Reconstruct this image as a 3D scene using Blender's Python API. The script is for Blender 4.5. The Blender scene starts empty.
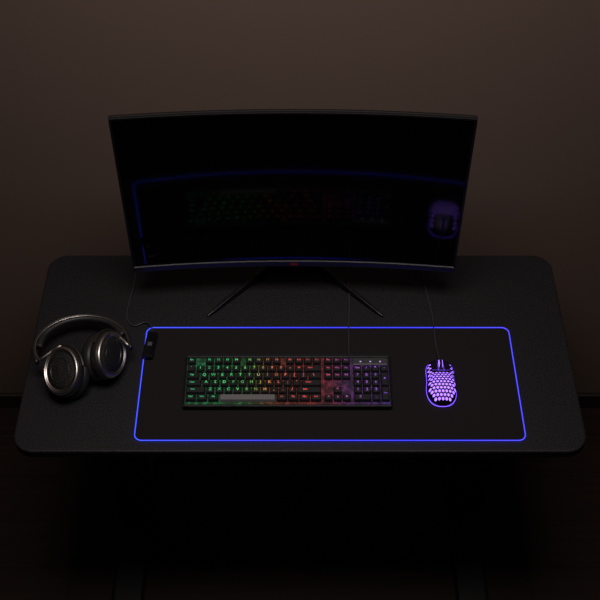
import bpy, bmesh, math
from mathutils import Vector, Matrix
S=bpy.context.scene
S.view_settings.view_transform='Standard'
S.view_settings.look='None'
C=0.01
DZ=0.75   # desk top height

# ------------------------------------------------------------ materials
def mat(name,col,rough=0.5,metal=0.0,spec=0.5,bump=None,emis=None,es=0.0,coat=0.0,speck=None):
    m=bpy.data.materials.new(name); m.use_nodes=True
    nt=m.node_tree; b=nt.nodes['Principled BSDF']
    b.inputs['Base Color'].default_value=(*col,1)
    b.inputs['Roughness'].default_value=rough
    b.inputs['Metallic'].default_value=metal
    b.inputs['Specular IOR Level'].default_value=spec
    b.inputs['Coat Weight'].default_value=coat
    if emis:
        b.inputs['Emission Color'].default_value=(*emis,1)
        b.inputs['Emission Strength'].default_value=es
    if bump or speck:
        tc=nt.nodes.new('ShaderNodeTexCoord')
    if bump:
        n=nt.nodes.new('ShaderNodeTexNoise'); n.inputs['Scale'].default_value=bump[0]; n.inputs['Detail'].default_value=4
        bp=nt.nodes.new('ShaderNodeBump'); bp.inputs['Strength'].default_value=bump[1]; bp.inputs['Distance'].default_value=bump[2]
        nt.links.new(tc.outputs['Object'],n.inputs['Vector'])
        nt.links.new(n.outputs['Fac'],bp.inputs['Height'])
        nt.links.new(bp.outputs['Normal'],b.inputs['Normal'])
    if speck: # (scale, colour a, colour b)
        n=nt.nodes.new('ShaderNodeTexNoise'); n.inputs['Scale'].default_value=speck[0]; n.inputs['Detail'].default_value=3
        cr=nt.nodes.new('ShaderNodeValToRGB'); e=cr.color_ramp.elements
        e[0].position=.35; e[0].color=(*speck[1],1); e[1].position=.68; e[1].color=(*speck[2],1)
        nt.links.new(tc.outputs['Object'],n.inputs['Vector']); nt.links.new(n.outputs['Fac'],cr.inputs['Fac']); nt.links.new(cr.outputs['Color'],b.inputs['Base Color'])
    return m

def ramp_emit(name,stops,strength,x0,x1,base=(0.01,0.01,0.01),spots=None):
    m=bpy.data.materials.new(name); m.use_nodes=True
    nt=m.node_tree; b=nt.nodes['Principled BSDF']
    b.inputs['Base Color'].default_value=(*base,1)
    b.inputs['Emission Strength'].default_value=strength
    tc=nt.nodes.new('ShaderNodeTexCoord'); sx=nt.nodes.new('ShaderNodeSeparateXYZ')
    mr=nt.nodes.new('ShaderNodeMapRange'); mr.inputs['From Min'].default_value=x0; mr.inputs['From Max'].default_value=x1
    cr=nt.nodes.new('ShaderNodeValToRGB')
    el=cr.color_ramp.elements
    el[0].position=stops[0][0]; el[0].color=(*stops[0][1],1)
    el[1].position=stops[-1][0]; el[1].color=(*stops[-1][1],1)
    for p,c in stops[1:-1]:
        e=el.new(p); e.color=(*c,1)
    nt.links.new(tc.outputs['Object'],sx.inputs[0]); nt.links.new(sx.outputs['X'],mr.inputs['Value'])
    nt.links.new(mr.outputs['Result'],cr.inputs['Fac']); nt.links.new(cr.outputs['Color'],b.inputs['Emission Color'])
    if spots:
        n=nt.nodes.new('ShaderNodeTexNoise'); n.inputs['Scale'].default_value=spots[0]; n.inputs['Detail'].default_value=1
        m2=nt.nodes.new('ShaderNodeMapRange'); m2.inputs['From Min'].default_value=.42; m2.inputs['From Max'].default_value=.70
        m2.inputs['To Min'].default_value=spots[1]; m2.inputs['To Max'].default_value=spots[2]
        nt.links.new(tc.outputs['Object'],n.inputs['Vector']); nt.links.new(n.outputs['Fac'],m2.inputs['Value']); nt.links.new(m2.outputs['Result'],b.inputs['Emission Strength'])
    return m

M_black=mat('black_plastic',(0.012,0.012,0.013),0.45)
M_gloss=mat('gloss_black',(0.008,0.008,0.01),0.2)
M_foot=mat('stand_black',(0.008,0.008,0.009),0.35)
M_steel=mat('powder_coat_black',(0.008,0.008,0.008),0.5)
M_rubber=mat('cable_rubber',(0.055,0.055,0.062),0.4)

# ------------------------------------------------------------ mesh helpers
def link(me,name,parent=None,m=None,smooth=False):
    o=bpy.data.objects.new(name,me); S.collection.objects.link(o)
    if parent: o.parent=parent
    if m: me.materials.append(m)
    if smooth:
        for p in me.polygons: p.use_smooth=True
    return o
def empty(name,loc):
    e=bpy.data.objects.new(name,None); e.empty_display_size=0.05; e.location=loc
    S.collection.objects.link(e); return e
def from_bm(bm,name,parent,m,smooth=False):
    bmesh.ops.recalc_face_normals(bm,faces=bm.faces[:])
    me=bpy.data.meshes.new(name); bm.to_mesh(me); bm.free()
    return link(me,name,parent,m,smooth)
def bevel(o,w,seg=3,ang=35):
    b=o.modifiers.new('bevel','BEVEL'); b.width=w; b.segments=seg; b.limit_method='ANGLE'; b.angle_limit=math.radians(ang)
    return o
def box(name,x0,x1,y0,y1,z0,z1,parent,m,bw=0,seg=2):
    bm=bmesh.new(); bmesh.ops.create_cube(bm,size=1)
    for v in bm.verts:
        v.co=Vector(((x0+x1)/2+v.co.x*(x1-x0),(y0+y1)/2+v.co.y*(y1-y0),(z0+z1)/2+v.co.z*(z1-z0)))
    o=from_bm(bm,name,parent,m)
    if bw: bevel(o,bw,seg)
    return o
def rrect(x0,x1,y0,y1,r,n=10):
    pts=[]
    for cx,cy,a0 in((x1-r,y1-r,0),(x0+r,y1-r,90),(x0+r,y0+r,180),(x1-r,y0+r,270)):
        for i in range(n+1):
            a=math.radians(a0+90*i/n); pts.append((cx+r*math.cos(a),cy+r*math.sin(a)))
    return pts
def prism(name,pts,z0,z1,parent,m,bw=0,seg=3):
    bm=bmesh.new()
    lo=[bm.verts.new((x,y,z0)) for x,y in pts]; hi=[bm.verts.new((x,y,z1)) for x,y in pts]
    bm.faces.new(lo[::-1]); bm.faces.new(hi); n=len(pts)
    for i in range(n): bm.faces.new((lo[i],lo[(i+1)%n],hi[(i+1)%n],hi[i]))
    o=from_bm(bm,name,parent,m)
    if bw: bevel(o,bw,seg,50)
    return o
def tube(name,pts,r,parent,m,cyclic=False,smooth=True,res=4):
    cu=bpy.data.curves.new(name,'CURVE'); cu.dimensions='3D'; cu.bevel_depth=r; cu.bevel_resolution=res
    if smooth:
        sp=cu.splines.new('NURBS'); sp.points.add(len(pts)-1)
        for p,q in zip(sp.points,pts): p.co=(*q,1)
        sp.order_u=3; sp.use_endpoint_u=True; sp.resolution_u=8
    else:
        sp=cu.splines.new('POLY'); sp.points.add(len(pts)-1)
        for p,q in zip(sp.points,pts): p.co=(*q,1)
    sp.use_cyclic_u=cyclic; cu.use_fill_caps=True
    o=bpy.data.objects.new(name+'_c',cu); S.collection.objects.link(o)
    dg=bpy.context.evaluated_depsgraph_get(); me=bpy.data.meshes.new_from_object(o.evaluated_get(dg))
    bpy.data.objects.remove(o)
    me.materials.clear()
    return link(me,name,parent,m,True)
def lathe(name,prof,parent,m,mtx,n=48,sx=1,sy=1):
    bm=bmesh.new(); rings=[]
    for r,z in prof:
        rings.append([bm.verts.new(mtx@Vector((r*sx*math.cos(2*math.pi*i/n),r*sy*math.sin(2*math.pi*i/n),z))) for i in range(n)])
    for a,b in zip(rings,rings[1:]):
        for i in range(n): bm.faces.new((a[i],a[(i+1)%n],b[(i+1)%n],b[i]))
    for rg in(rings[0],rings[-1]):
        try: bm.faces.new(rg)
        except: pass
    return from_bm(bm,name,parent,m,True)

# ------------------------------------------------------------ room
WY=0.385
m=mat('painted_wall',(0.26,0.18,0.148),0.85,spec=0.2,bump=(60,0.15,0.002))
wall=box('wall_back',-3,3,WY,WY+0.1,0,3.2,None,m)
fm=bpy.data.materials.new('wood_floor'); fm.use_nodes=True; nt=fm.node_tree; b=nt.nodes['Principled BSDF']
tc=nt.nodes.new('ShaderNodeTexCoord'); br=nt.nodes.new('ShaderNodeTexBrick')
br.inputs['Scale'].default_value=1; br.inputs['Brick Width'].default_value=1.2; br.inputs['Row Height'].default_value=0.14
br.inputs['Mortar Size'].default_value=0.0015; br.inputs['Color1'].default_value=(0.05,0.028,0.021,1); br.inputs['Color2'].default_value=(0.042,0.024,0.018,1); br.inputs['Mortar'].default_value=(0.02,0.011,0.008,1)
mp=nt.nodes.new('ShaderNodeMapping'); mp.inputs['Scale'].default_value=(2.0,30,1)
ns=nt.nodes.new('ShaderNodeTexNoise'); ns.inputs['Scale'].default_value=2.5; ns.inputs['Detail'].default_value=6
mx=nt.nodes.new('ShaderNodeMix'); mx.data_type='RGBA'; mx.blend_type='MULTIPLY'; mx.inputs[0].default_value=0.7
nt.links.new(tc.outputs['Object'],br.inputs['Vector']); nt.links.new(tc.outputs['Object'],mp.inputs['Vector']); nt.links.new(mp.outputs[0],ns.inputs['Vector'])
nt.links.new(br.outputs['Color'],mx.inputs[6]); nt.links.new(ns.outputs['Fac'],mx.inputs[7]); nt.links.new(mx.outputs[2],b.inputs['Base Color'])
b.inputs['Roughness'].default_value=0.45; b.inputs['Specular IOR Level'].default_value=.3
floor=box('floor',-3,3,-3,WY,-0.1,0,None,fm)
box('baseboard_back',-3,3,WY-0.014,WY,0,0.06,None,mat('baseboard_dark',(0.03,0.02,0.017),0.5),0.003)

# ------------------------------------------------------------ desk
desk=empty('standing_desk',(0,0,DZ))
M_desk=mat('desk_black_laminate',(0.0165,0.016,0.017),0.5,spec=0.4,bump=(380,0.6,0.001),speck=(330,(.006,.006,.007),(.032,.031,.034)))
prism('tabletop',rrect(-.589,.589,-.27,.28,.045,12),-.022,0,desk,M_desk,0.004,3)
for i,sx in enumerate((-1,1)):
    x=sx*.44
    box(f'leg_lower_{i+1}',x-.045,x+.045,-.01,.06,-DZ+.03,-.30,desk,M_steel,.006)
    box(f'leg_upper_{i+1}',x-.035,x+.035,0.0,.05,-.32,-.05,desk,M_steel,.005)
    box(f'foot_{i+1}',x-.04,x+.04,-.30,.30,-DZ,-DZ+.035,desk,M_steel,.01,3)
    box(f'side_bracket_{i+1}',x-.03,x+.03,-.22,.24,-.055,-.022,desk,M_steel,.004)
box('crossbeam_rear',-.45,.45,.03,.07,-.06,-.022,desk,M_steel,.003)
box('crossbeam_front',-.45,.45,-.02,.02,-.06,-.022,desk,M_steel,.003)
hs=mat('handset_dark',(0.010,0.010,0.011),0.55)
box('control_handset',.285,.405,-.262,-.20,-.044,-.0225,desk,hs,.004)

# ------------------------------------------------------------ desk mat
matp=empty('desk_mat',(.061,-.095,DZ+.0002))
cloth=mat('mat_cloth',(0.024,0.020,0.0215),0.9,spec=0.15,bump=(900,0.4,0.0005))
prism('pad',rrect(-.399,.400,-.148,.148,.014,8),0,.0038,matp,cloth,.001,2)
led=ramp_emit('led_edge',[(0,(0.045,0.075,1.0)),(0.35,(0.035,0.04,1.0)),(0.7,(0.035,0.04,1.0)),(1,(0.065,0.06,1.0))],1.7,-.4,.4)
pts=[(x,y,.0032) for x,y in rrect(-.4005,.4015,-.1495,.1495,.0155,8)]
tube('led_border',pts,.0011,matp,led,cyclic=True,smooth=False)
bx=box('led_controller',-.0115,.0115,-.035,.035,0,.013,matp,M_gloss,.003,3)
bx.location=(-.388,.092,.0042); bx.rotation_euler=(0,0,math.radians(-5))
pl=box('controller_button',-.005,.005,-.005,.005,.013,.0142,matp,mat('button_grey',(0.12,0.12,0.13),.35),.0015)
pl.location=bx.location; pl.rotation_euler=bx.rotation_euler
def cable(pts):
    return tube('usb_cable',[(x*C,y*C,DZ+z*C) for x,y,z in pts],.0017,None,M_rubber)
cable([(-32.6,3.6,1.1),(-32.8,5.6,1.0),(-34.5,7.2,.5),(-37,5.6,.25),(-39,8,.25),(-38.8,13,.25),(-38.0,19,.25),(-38.2,25,.25),(-38.2,28.2,.25),(-38.2,28.5,-.1)])
cable([(10.6,-3.3,1.5),(10.6,-1.5,1.1),(10.7,1,.8),(10.8,6.2,.3),(11.2,12,.25),(11.2,20,.25),(10.6,27,.25),(10.6,28.2,.25),(10.6,28.5,-.1)])
cable([(30,-4.3,1.6),(29.9,-3.3,1.4),(29.7,-.5,.8),(29.6,5,.8),(29.8,8,.25),(29.4,12,.25),(28.6,18,.25),(28.3,24,.25),(28.3,28.2,.25),(28.3,28.5,-.1)])

# ------------------------------------------------------------ monitor
mon=empty('curved_monitor',(-.0135,.14,DZ))
R=3.2; half=.354; sag=R-math.sqrt(R*R-half*half)
Z0,Z1=.093,.526
def cp(t,off,z):
    a=t/R; return ((R+off)*math.sin(a),sag-R+(R+off)*math.cos(a),z)
def cbox(name,t0,t1,o0,o1,z0,z1,m,bw=0,n=48,sm=False):
    bm=bmesh.new(); cols=[]
    for i in range(n+1):
        t=t0+(t1-t0)*i/n
        cols.append([bm.verts.new(cp(t,o,z)) for o,z in((o0,z0),(o0,z1),(o1,z1),(o1,z0))])
    for a,b_ in zip(cols,cols[1:]):
        for k in range(4): bm.faces.new((a[k],a[(k+1)%4],b_[(k+1)%4],b_[k]))
    bm.faces.new(cols[0][::-1]); bm.faces.new(cols[-1])
    o=from_bm(bm,name,mon,m,sm)
    if sm:
        es=o.modifiers.new('es','EDGE_SPLIT'); es.split_angle=math.radians(30)
    if bw: bevel(o,bw,2,50)
    return o
half_t=R*math.asin(half/R)
M_bez=mat('bezel_black',(0.008,0.008,0.009),0.4)
M_chin=mat('chin_satin',(0.05,0.05,0.06),0.2,metal=.6)
M_screen=mat('glossy_screen',(0.0015,0.0015,0.002),0.065,spec=0.32)
cbox('back_shell',-half_t,half_t,.004,.013,Z0,Z1,M_bez,.003)
cbox('back_shell_inner',-half_t+.03,half_t-.03,.012,.026,Z0+.02,Z1-.03,M_bez,.004)
cbox('screen_panel',-half_t+.005,half_t-.005,.001,.006,Z0+.016,Z1-.005,M_screen,sm=True)
cbox('bezel_top',-half_t,half_t,-.001,.006,Z1-.005,Z1,M_bez,.0008)
cbox('bezel_left',-half_t,-half_t+.005,-.001,.006,Z0+.01,Z1-.005,M_bez,.0008)
cbox('bezel_right',half_t-.005,half_t,-.001,.006,Z0+.01,Z1-.005,M_bez,.0008)
cbox('chin',-half_t,half_t,-.004,.012,Z0,Z0+.017,M_chin,.003)
cbox('rear_housing',-.20,.20,.025,.065,Z0+.07,Z1-.09,M_bez,.012,20)
logo=mat('logo_red',(0.05,0.003,0.003),.4,emis=(1,.05,.04),es=.03)
cbox('chin_badge',-.008,.008,-.0046,-.003,Z0+.005,Z0+.012,logo,0,3)
tube('stand_neck',[(0,.135,.012),(0,.13,.12),(0,.12,.30)],.02,mon,M_steel)
box('stand_mount',-.05,.05,.075,.125,.24,.34,mon,M_steel,.01)
prism('stand_hub',rrect(-.05,.05,.085,.135,.02),0.0005,.022,mon,M_steel,.004)
for i,s in enumerate((-1,1)):
    bm=bmesh.new()
    a=Vector((s*.03,.125,0)); t=Vector((s*.197+.0025,-.052,0)); d=(t-a).normalized(); nrm=Vector((-d.y,d.x,0))
    secs=[(a,.013,.024),(a.lerp(t,.5),.008,.015),(a.lerp(t,.93),.006,.008),(t,.003,.005)]
    rings=[]
    for c,w,h in secs:
        rings.append([bm.verts.new(c+nrm*w+Vector((0,0,.0005))),bm.verts.new(c+nrm*w*.6+Vector((0,0,h))),bm.verts.new(c-nrm*w*.6+Vector((0,0,h))),bm.verts.new(c-nrm*w+Vector((0,0,.0005)))])
    for p,q in zip(rings,rings[1:]):
        for k in range(4): bm.faces.new((p[k],p[(k+1)%4],q[(k+1)%4],q[k]))
    bm.faces.new(rings[0]); bm.faces.new(rings[-1])
    bevel(from_bm(bm,f'stand_foot_{i+1}',mon,M_foot),.0015,2)

# ------------------------------------------------------------ keyboard
kx,ky=-2.6,-10.3
kb=empty('gaming_keyboard',(kx*C,ky*C,DZ+.0079)); kb.rotation_euler=(math.radians(2.5),0,0)
U=.01905; KW=22.5*U; kd0=-.067; kd1=.067
M_kb=mat('keyboard_case',(0.010,0.010,0.012),.4)
M_key=mat('keycap',(0.024,0.022,0.025),.42)
M_space=mat('spacebar_cap',(0.26,0.25,0.25),.4)  # lighter grey than the other keys, paints in the gloss on the bar
G=(0.05,.75,.20); Y=(.55,.30,.05); Rr=(1,.10,.08); P=(.32,.12,1)
stops=[(0,(.05,.65,.25)),(.2,G),(.31,(.12,.62,.12)),(.38,Y),(.44,(.9,.16,.07)),(.58,Rr),(.70,(.85,.08,.18)),(.80,(.45,.1,.6)),(1,P)]
M_leg=ramp_emit('legend_rainbow',stops,.6,-KW/2,KW/2,spots=(40,.6,1.3))
M_glow=ramp_emit('backlight_rainbow',stops,.1,-KW/2,KW/2,spots=(110,.03,.16))
prism('case',rrect(-KW/2-.004,KW/2+.004,kd0,kd1,.005,5),0,.012,kb,M_kb,.002,2)
prism('rim_back',rrect(-KW/2-.004,KW/2+.004,.0575,kd1,.003,4),.011,.0155,kb,M_kb,.001,2)
prism('rim_front',rrect(-KW/2-.004,KW/2+.004,kd0,-.0625,.002,4),.011,.0150,kb,M_kb,.001,2)
prism('backlight_plate',rrect(-KW/2,KW/2,-.063,.056,.003,4),.0115,.0124,kb,M_glow)
keys=[]
def row(x,r,items,h=1):
    for it in items:
        if isinstance(it,(int,float)): x+=it; continue
        lab,w=(it if isinstance(it,tuple) else (it,1)); keys.append((x,w,r,h,lab)); x+=w
row(0,0,['Esc',1,'F1','F2','F3','F4',.5,'F5','F6','F7','F8',.5,'F9','F10','F11','F12',.25,'Prt','Scr','Pau'])
row(0,1,list('`1234567890-=')+[('Back',2),.25,'Ins','Hm','Pu',.25,'Nm','/','*','-'])
row(0,2,[('Tab',1.5)]+list('QWERTYUIOP[]')+[('\\',1.5),.25,'Del','End','Pd',.25,'7','8','9'])
row(0,3,[('Caps',1.75)]+list("ASDFGHJKL;'")+[('Enter',2.25),3.5,'4','5','6'])
row(0,4,[('Shift',2.25)]+list('ZXCVBNM,./')+[('Shift',2.75),1.25,'^',1.25,'1','2','3'])
row(0,5,[('Ctrl',1.25),('Win',1.25),('Alt',1.25),('',6.25),('Alt',1.25),('Fn',1.25),('Mn',1.25),('Ctrl',1.25),.25,'<','v','>',.25,('0',2),'.'])
keys.append((21.5,1,2.5,2,'+')); keys.append((21.5,1,4.5,2,'Ent'))
bm=bmesh.new(); bs=bmesh.new()
ytop=.0545
def keycap(bm,x0,x1,y0,y1,z0,z1):
    ins=.0021; rings=[]
    def rr(x0,x1,y0,y1,r,z):
        return [bm.verts.new((x,y,z)) for x,y in rrect(x0,x1,y0,y1,r,3)]
    rings.append(rr(x0,x1,y0,y1,.001,z0)); rings.append(rr(x0+ins*.8,x1-ins*.8,y0+ins*.8,y1-ins*.6,.0016,z1-.0012))
    rings.append(rr(x0+ins*1.2,x1-ins*1.2,y0+ins*1.2,y1-ins,.0016,z1))
    for a,b_ in zip(rings,rings[1:]):
        k=len(a)
        for i in range(k): bm.faces.new((a[i],a[(i+1)%k],b_[(i+1)%k],b_[i]))
    bm.faces.new(rings[-1]); bm.faces.new(rings[0][::-1])
tv=bmesh.new()
def add_text(lab,cx,cy,z,size):
    cu=bpy.data.curves.new('t','FONT'); cu.body=lab; cu.size=size; cu.align_x='CENTER'; cu.align_y='CENTER'; cu.offset=size*.012
    cu.resolution_u=2
    o=bpy.data.objects.new('t',cu); S.collection.objects.link(o)
    bpy.context.view_layer.update()
    me=bpy.data.meshes.new_from_object(o.evaluated_get(bpy.context.evaluated_depsgraph_get()))
    me.transform(Matrix.Translation((cx,cy,z)))
    tv.from_mesh(me); bpy.data.objects.remove(o); bpy.data.meshes.remove(me)
PITCHY=.0183
for x,w,r,h,lab in keys:
    g=.0008
    x0=-KW/2+x*U+g; x1=-KW/2+(x+w)*U-g
    yc=ytop-(r+.5)*PITCHY-(0 if r==0 else .0016)
    y0=yc-h*PITCHY/2+g; y1=yc+h*PITCHY/2-g
    z1=.0205+ (.0008 if r==0 else 0)
    if lab=='' : keycap(bs,x0,x1,y0,y1,.0135,z1)
    else:
        keycap(bm,x0,x1,y0,y1,.0135,z1)
        sz=.0092 if len(lab)==1 else (.0066 if len(lab)<=2 else .0052)
        add_text(lab,(x0+x1)/2-(0 if w<1.3 else (w-1)*.25*U),(y0+y1)/2+.0012,z1+.00015,sz)
from_bm(bm,'keycaps',kb,M_key); from_bm(bs,'spacebar',kb,M_space)
me=bpy.data.meshes.new('legends'); tv.to_mesh(me); tv.free(); me.materials.clear(); link(me,'legends',kb,M_leg)
lx0=-KW/2+18.5*U
box('lock_light_panel',lx0,KW/2-.001,ytop-PITCHY+.001,ytop+.001,.012,.0165,kb,mat('panel_grey',(.07,.07,.075),.35),.002)
M_w=mat('lock_led',(0.2,.2,.2),.4,emis=(.6,.4,1),es=.6)
for i in range(3):
    cx=lx0+(.9+i*1.1)*U
    box(f'lock_led_{i+1}',cx-.0018,cx+.0018,ytop-.011,ytop-.008,.0165,.0171,kb,M_w)
for s in(-1,1):
    box('flip_foot_'+('a' if s<0 else 'b'),s*.18-.012,s*.18+.012,.045,.058,-.005,.001,kb,M_kb,.001)
    box('front_pad_'+('a' if s<0 else 'b'),s*.18-.012,s*.18+.012,-.062,-.056,-.0008,.001,kb,M_kb)

# ------------------------------------------------------------ mouse
mcx,mcy=29.9,-10.3
ms=empty('gaming_mouse',(mcx*C,mcy*C,DZ+.0042)); ms.rotation_euler=(0,0,math.radians(-1))
L2=.060; W2=.0320
M_ms=mat('mouse_shell',(0.012,0.007,0.022),.35,coat=.2)
M_core=mat('mouse_led_core',(0.3,.2,.4),.5,emis=(.33,.15,1),es=2.2)
def wid(y):
    return W2*(1-.10*math.exp(-((y-.15)/.35)**2))
def hgt(y):
    return .020+.019*math.exp(-((y+.25)/.62)**2)
def surf(px,py,k=1.0,dz=0):
    y=py/L2; x=px/wid(max(-1,min(1,y)))
    r=(abs(x)**2.6+abs(y)**3.2)**(1/2.8)
    if r>1: px/=r; py/=r; y/=r; r=1; 
    z=.003+(hgt(y)-.003)*max(0,(1-r**4.5))**.45
    return Vector((px*k,py*k,z*k+dz))
def inside(px,py):
    y=py/L2; x=px/wid(max(-1,min(1,y)))
    return (abs(x)**2.6+abs(y)**3.2)**(1/2.8)
bm=bmesh.new(); a=.0043; cache={}
def gv(p):
    key=(round(p[0],5),round(p[1],5))
    if key not in cache: cache[key]=bm.verts.new(surf(p[0],p[1]))
    return cache[key]
def hexp(cx,cy,r,sub):
    cs=[(cx+r*math.cos(math.radians(60*i+30)),cy+r*math.sin(math.radians(60*i+30))) for i in range(6)]
    out=[]
    for i in range(6):
        p,q=cs[i],cs[(i+1)%6]
        for s in range(sub): out.append((p[0]+(q[0]-p[0])*s/sub,p[1]+(q[1]-p[1])*s/sub))
    return out
dx=a*math.sqrt(3); dy=a*1.5
for j in range(-12,13):
    for i in range(-7,8):
        cx=i*dx+(dx/2 if j%2 else 0); cy=j*dy
        outer=hexp(cx,cy,a,3)
        if min(inside(*p) for p in outer)>1.0: continue
        rr_=inside(cx,cy); yn=cy/L2
        hole = (rr_<.92 and yn<.16) or (rr_<.92 and .16<=yn<.75 and abs(cx)>.020)
        ov=[gv(p) for p in outer]
        if hole:
            inn=[bm.verts.new(surf(*p)-Vector((0,0,.0001))) for p in hexp(cx,cy,a*.72,3)]
            inn2=[bm.verts.new(surf(*p)-Vector((0,0,.0016))) for p in hexp(cx,cy,a*.72,3)]
            n=len(ov)
            for k in range(n):
                for A_,B_ in((ov,inn),(inn,inn2)):
                    try: bm.faces.new((A_[k],A_[(k+1)%n],B_[(k+1)%n],B_[k]))
                    except: pass
        else:
            mid=[gv(p) for p in hexp(cx,cy,a*.5,3)]; c=gv((cx,cy)); n=len(ov)
            for k in range(n):
                try: bm.faces.new((ov[k],ov[(k+1)%n],mid[(k+1)%n],mid[k]))
                except: pass
                try: bm.faces.new((mid[k],mid[(k+1)%n],c))
                except: pass
bmesh.ops.remove_doubles(bm,verts=bm.verts[:],dist=.00003)
bmesh.ops.dissolve_degenerate(bm,dist=.00002,edges=bm.edges[:])
from_bm(bm,'honeycomb_shell',ms,M_ms,True)
bm=bmesh.new(); n=40; rings=[]
for kk in range(0,13):
    f=kk/12
    ring=[]
    for i in range(n):
        an=2*math.pi*i/n
        ux=math.copysign(abs(math.cos(an))**(2/2.6),math.cos(an)); uy=math.copysign(abs(math.sin(an))**(2/3.2),math.sin(an))
        p=surf(ux*wid(uy)*f*.94,uy*L2*f*.94)
        ring.append(bm.verts.new((p.x,p.y,max(.002,p.z-.0035))))
    rings.append(ring)
for A_,B_ in zip(rings,rings[1:]):
    for i in range(n):
        bm.faces.new((A_[i],A_[(i+1)%n],B_[(i+1)%n],B_[i]))
from_bm(bm,'led_core',ms,M_core,True)
bpts=[]
for i in range(64):
    an=2*math.pi*i/64
    ux=math.copysign(abs(math.cos(an))**(2/2.6),math.cos(an)); uy=math.copysign(abs(math.sin(an))**(2/3.2),math.sin(an))
    bpts.append((ux*wid(uy),uy*L2))
prism('base_plate',[(x*.97,y*.97) for x,y in bpts],0,.0034,ms,M_gloss)
rim=mat('mouse_rim_led',(.2,.1,.4),.5,emis=(.17,.07,1),es=2.2)
tube('rim_led',[(x*1.0,y*1.0,.0036) for x,y in bpts],.0009,ms,rim,cyclic=True,smooth=False)
seam=mat('mouse_seam_led',(.2,.1,.4),.5,emis=(.17,.07,1),es=1.0)
def strip(name,pts,r,m):
    tube(name,[tuple(surf(px,py)+Vector((0,0,dz))) for px,py,dz in pts],r,ms,m)
strip('button_split_left',[(-.0055,.053,.0),(-.0055,.035,.0),(-.006,.014,0)],.0005,seam)
strip('button_split_right',[(.0055,.053,.0),(.0055,.035,.0),(.006,.014,0)],.0005,seam)
strip('button_rear_seam',[(-.018,.018,0),(-.012,.016,0),(0,.015,0),(.012,.016,0),(.018,.018,0)],.0005,seam)
wm=Matrix.Translation((0,.036,.0235))@Matrix.Rotation(math.radians(90),4,'Y')
lathe('scroll_wheel',[(.002,-.0032),(.0085,-.0032),(.0095,-.002),(.0095,.002),(.0085,.0032),(.002,.0032)],ms,M_black,wm,32)
lathe('wheel_led_ring_a',[(.0082,-.0038),(.0092,-.0038),(.0092,-.0030),(.0082,-.0030)],ms,M_core,wm,32)
lathe('wheel_led_ring_b',[(.0082,.0030),(.0092,.0030),(.0092,.0038),(.0082,.0038)],ms,M_core,wm,32)
p=surf(0,.021)
box('dpi_button',-.003,.003,.018,.025,p.z-.002,p.z+.0012,ms,M_black,.0008)
for s in(-1,1):
    box('side_button_'+('a' if s<0 else 'b'),s*.0290-.0015,s*.0290+.0015,-.006,.016,.014,.020,ms,M_black,.001)

# ------------------------------------------------------------ headphones
hp=empty('headphones',(-.48,-.06,DZ))
M_sil=mat('brushed_silver',(0.75,0.70,0.66),.34,metal=1)
M_gun=mat('gunmetal',(0.11,0.105,0.10),.36,metal=.8)
M_hpb=mat('headphone_black',(0.018,0.018,0.019),.32)
M_lea=mat('leather_black',(0.026,0.025,0.026),.42,bump=(200,.3,.001))
M_mesh=mat('grille_dark',(0.05,0.048,0.046),.42,metal=.7,bump=(700,1,.002))
def axm(c,ax,up=Vector((0,1,0))):
    z=Vector(ax).normalized(); x=up.cross(z).normalized(); y=z.cross(x)
    M=Matrix((x,y,z)).transposed().to_4x4(); M.translation=Vector(c); return M
def H(x,y,z): return Vector((x*C+.48,y*C+.06,z*C))
cups=[(H(-49.3,-10.8,5.6),(-.38,-.42,.80)),(H(-40.6,-6.4,5.6),(.84,-.22,.48))]
for i,(c,ax) in enumerate(cups):
    Mx=axm(c,ax)
    k=1.08
    def L(name,prof,m,n=56): lathe(name,[(r*k,z) for r,z in prof],hp,m,Mx,n,.94,1.12)
    L(f'cup_shell_{i+1}',[(.030,-.012),(.041,-.012),(.0445,-.006),(.0445,.004),(.042,.010),(.036,.0135),(.0355,.012),(.002,.012)],M_gun)
    L(f'cup_ring_{i+1}',[(.0390,.0105),(.0425,.0085),(.0430,.0105),(.0402,.0144),(.0378,.0150),(.0373,.013)],M_sil)
    L(f'cup_grille_{i+1}',[(.036,.011),(.036,.0125),(.025,.0145),(.012,.0155),(.001,.016)],M_mesh)
    L(f'cup_inner_ring_{i+1}',[(.0217,.014),(.0217,.0160),(.0225,.0160),(.0225,.014)],M_gun,48)
    L(f'ear_cushion_{i+1}',[(.022,-.013),(.021,-.026),(.024,-.037),(.031,-.041),(.039,-.038),(.0445,-.028),(.0435,-.016),(.036,-.011)],M_lea)
def bandmesh(name,pts,w,t,m,wdir):
    P=[Vector(p) for p in pts]; out=[]
    for i in range(len(P)-1):
        p0=P[max(0,i-1)];p1=P[i];p2=P[i+1];p3=P[min(len(P)-1,i+2)]
        for s in range(8):
            u=s/8
            out.append(.5*((2*p1)+(-p0+p2)*u+(2*p0-5*p1+4*p2-p3)*u*u+(-p0+3*p1-3*p2+p3)*u**3))
    out.append(P[-1])
    bm=bmesh.new(); rings=[]
    N=len(out)
    for i,p in enumerate(out):
        T=(out[min(N-1,i+1)]-out[max(0,i-1)]).normalized()
        wd=Vector(wdir); wd=(wd-T*wd.dot(T)).normalized(); nn=T.cross(wd)
        f=i/(N-1); ww=w(f) if callable(w) else w; tt=t(f) if callable(t) else t
        ring=[]
        for k in range(12):
            an=2*math.pi*k/12; cx=math.copysign(abs(math.cos(an))**.6,math.cos(an)); sy=math.copysign(abs(math.sin(an))**.8,math.sin(an))
            ring.append(bm.verts.new(p+wd*ww*.5*cx+nn*tt*.5*sy))
        rings.append(ring)
    for A_,B_ in zip(rings,rings[1:]):
        for k in range(12): bm.faces.new((A_[k],A_[(k+1)%12],B_[(k+1)%12],B_[k]))
    bm.faces.new(rings[0]); bm.faces.new(rings[-1])
    return from_bm(bm,name,hp,m,True)
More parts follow.
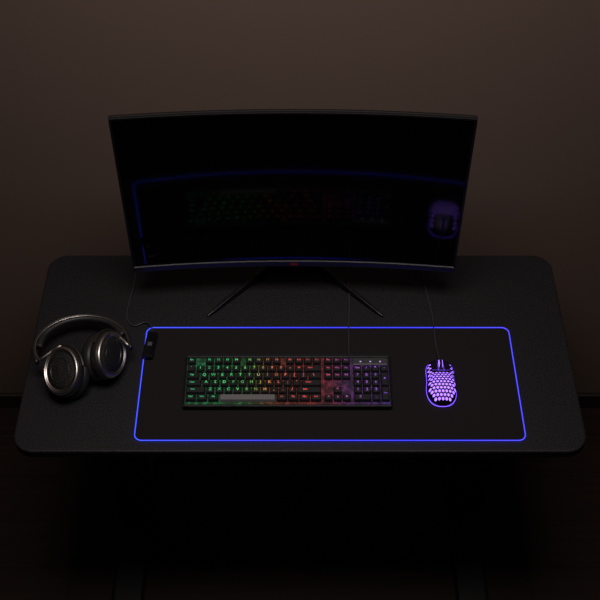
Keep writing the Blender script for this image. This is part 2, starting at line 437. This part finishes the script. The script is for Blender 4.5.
arc=[H(-55.2,-8.8,6.0),H(-56.6,-4.4,5.2),H(-55.8,.2,4.6),H(-52.0,4.2,4.0),H(-46.2,5.6,3.8),H(-40.5,3.8,4.2),H(-37.1,-.3,4.8),H(-36.0,-4.6,5.6)]
wdir=(0.05,-.35,.93)
bandmesh('headband_outer',arc,lambda f:.012+.022*math.sin(math.pi*f),.007,M_gun,wdir)
c0=sum(arc,Vector())/len(arc)
inner=[p+(c0-p).normalized()*.010 for p in arc[1:-1]]
bandmesh('headband_cushion',inner,lambda f:.012+.020*math.sin(math.pi*f),.015,M_lea,wdir)
upv=Vector(wdir).normalized()
e1=[p+upv*(.004+.012*math.sin(math.pi*i/7.)) for i,p in enumerate(arc)]
tube('headband_trim',[tuple(p) for p in e1],.0014,hp,M_sil)
for i,(c,ax) in enumerate(cups):
    Mx=axm(c,ax); ys=[]
    end=arc[0] if i==0 else arc[-1]
    for k in range(13):
        an=math.radians(180*k/12)
        ys.append(tuple(Mx@Vector((.0475*math.cos(an),.057*math.sin(an),-.001))))
    tube(f'yoke_{i+1}',ys,.0028,hp,M_gun)
    mid=Vector(ys[6]); nxt=arc[1] if i==0 else arc[-2]
    tube(f'slider_{i+1}',[tuple(mid),tuple((mid+end)/2+Vector((0,0,.003))),tuple(end),tuple(nxt)],.0034,hp,M_sil)

# ------------------------------------------------------------ lights, world
def area(name,loc,tgt,size,power,col,sy=None,spread=180):
    l=bpy.data.lights.new(name,'AREA'); l.energy=power; l.color=col; l.size=size; l.spread=math.radians(spread)
    if sy: l.shape='RECTANGLE'; l.size_y=sy
    o=bpy.data.objects.new(name,l); o.location=loc
    o.rotation_euler=(Vector(tgt)-Vector(loc)).to_track_quat('-Z','Y').to_euler(); S.collection.objects.link(o); return o
area('ceiling_softbox',(0,-.35,2.75),(0,.1,.75),1.2,5.2,(1,.91,.86),.6,spread=110)
w=bpy.data.worlds.new('World'); S.world=w; w.use_nodes=True
w.node_tree.nodes['Background'].inputs[0].default_value=(.9,.85,1,1); w.node_tree.nodes['Background'].inputs[1].default_value=.003

cam=bpy.data.cameras.new('camera'); co=bpy.data.objects.new('camera',cam); S.collection.objects.link(co)
co.location=(0,-1.50,DZ+1.885); co.rotation_euler=(math.radians(41),0,0)
cam.sensor_width=36; cam.lens=1098*36/600
S.camera=co
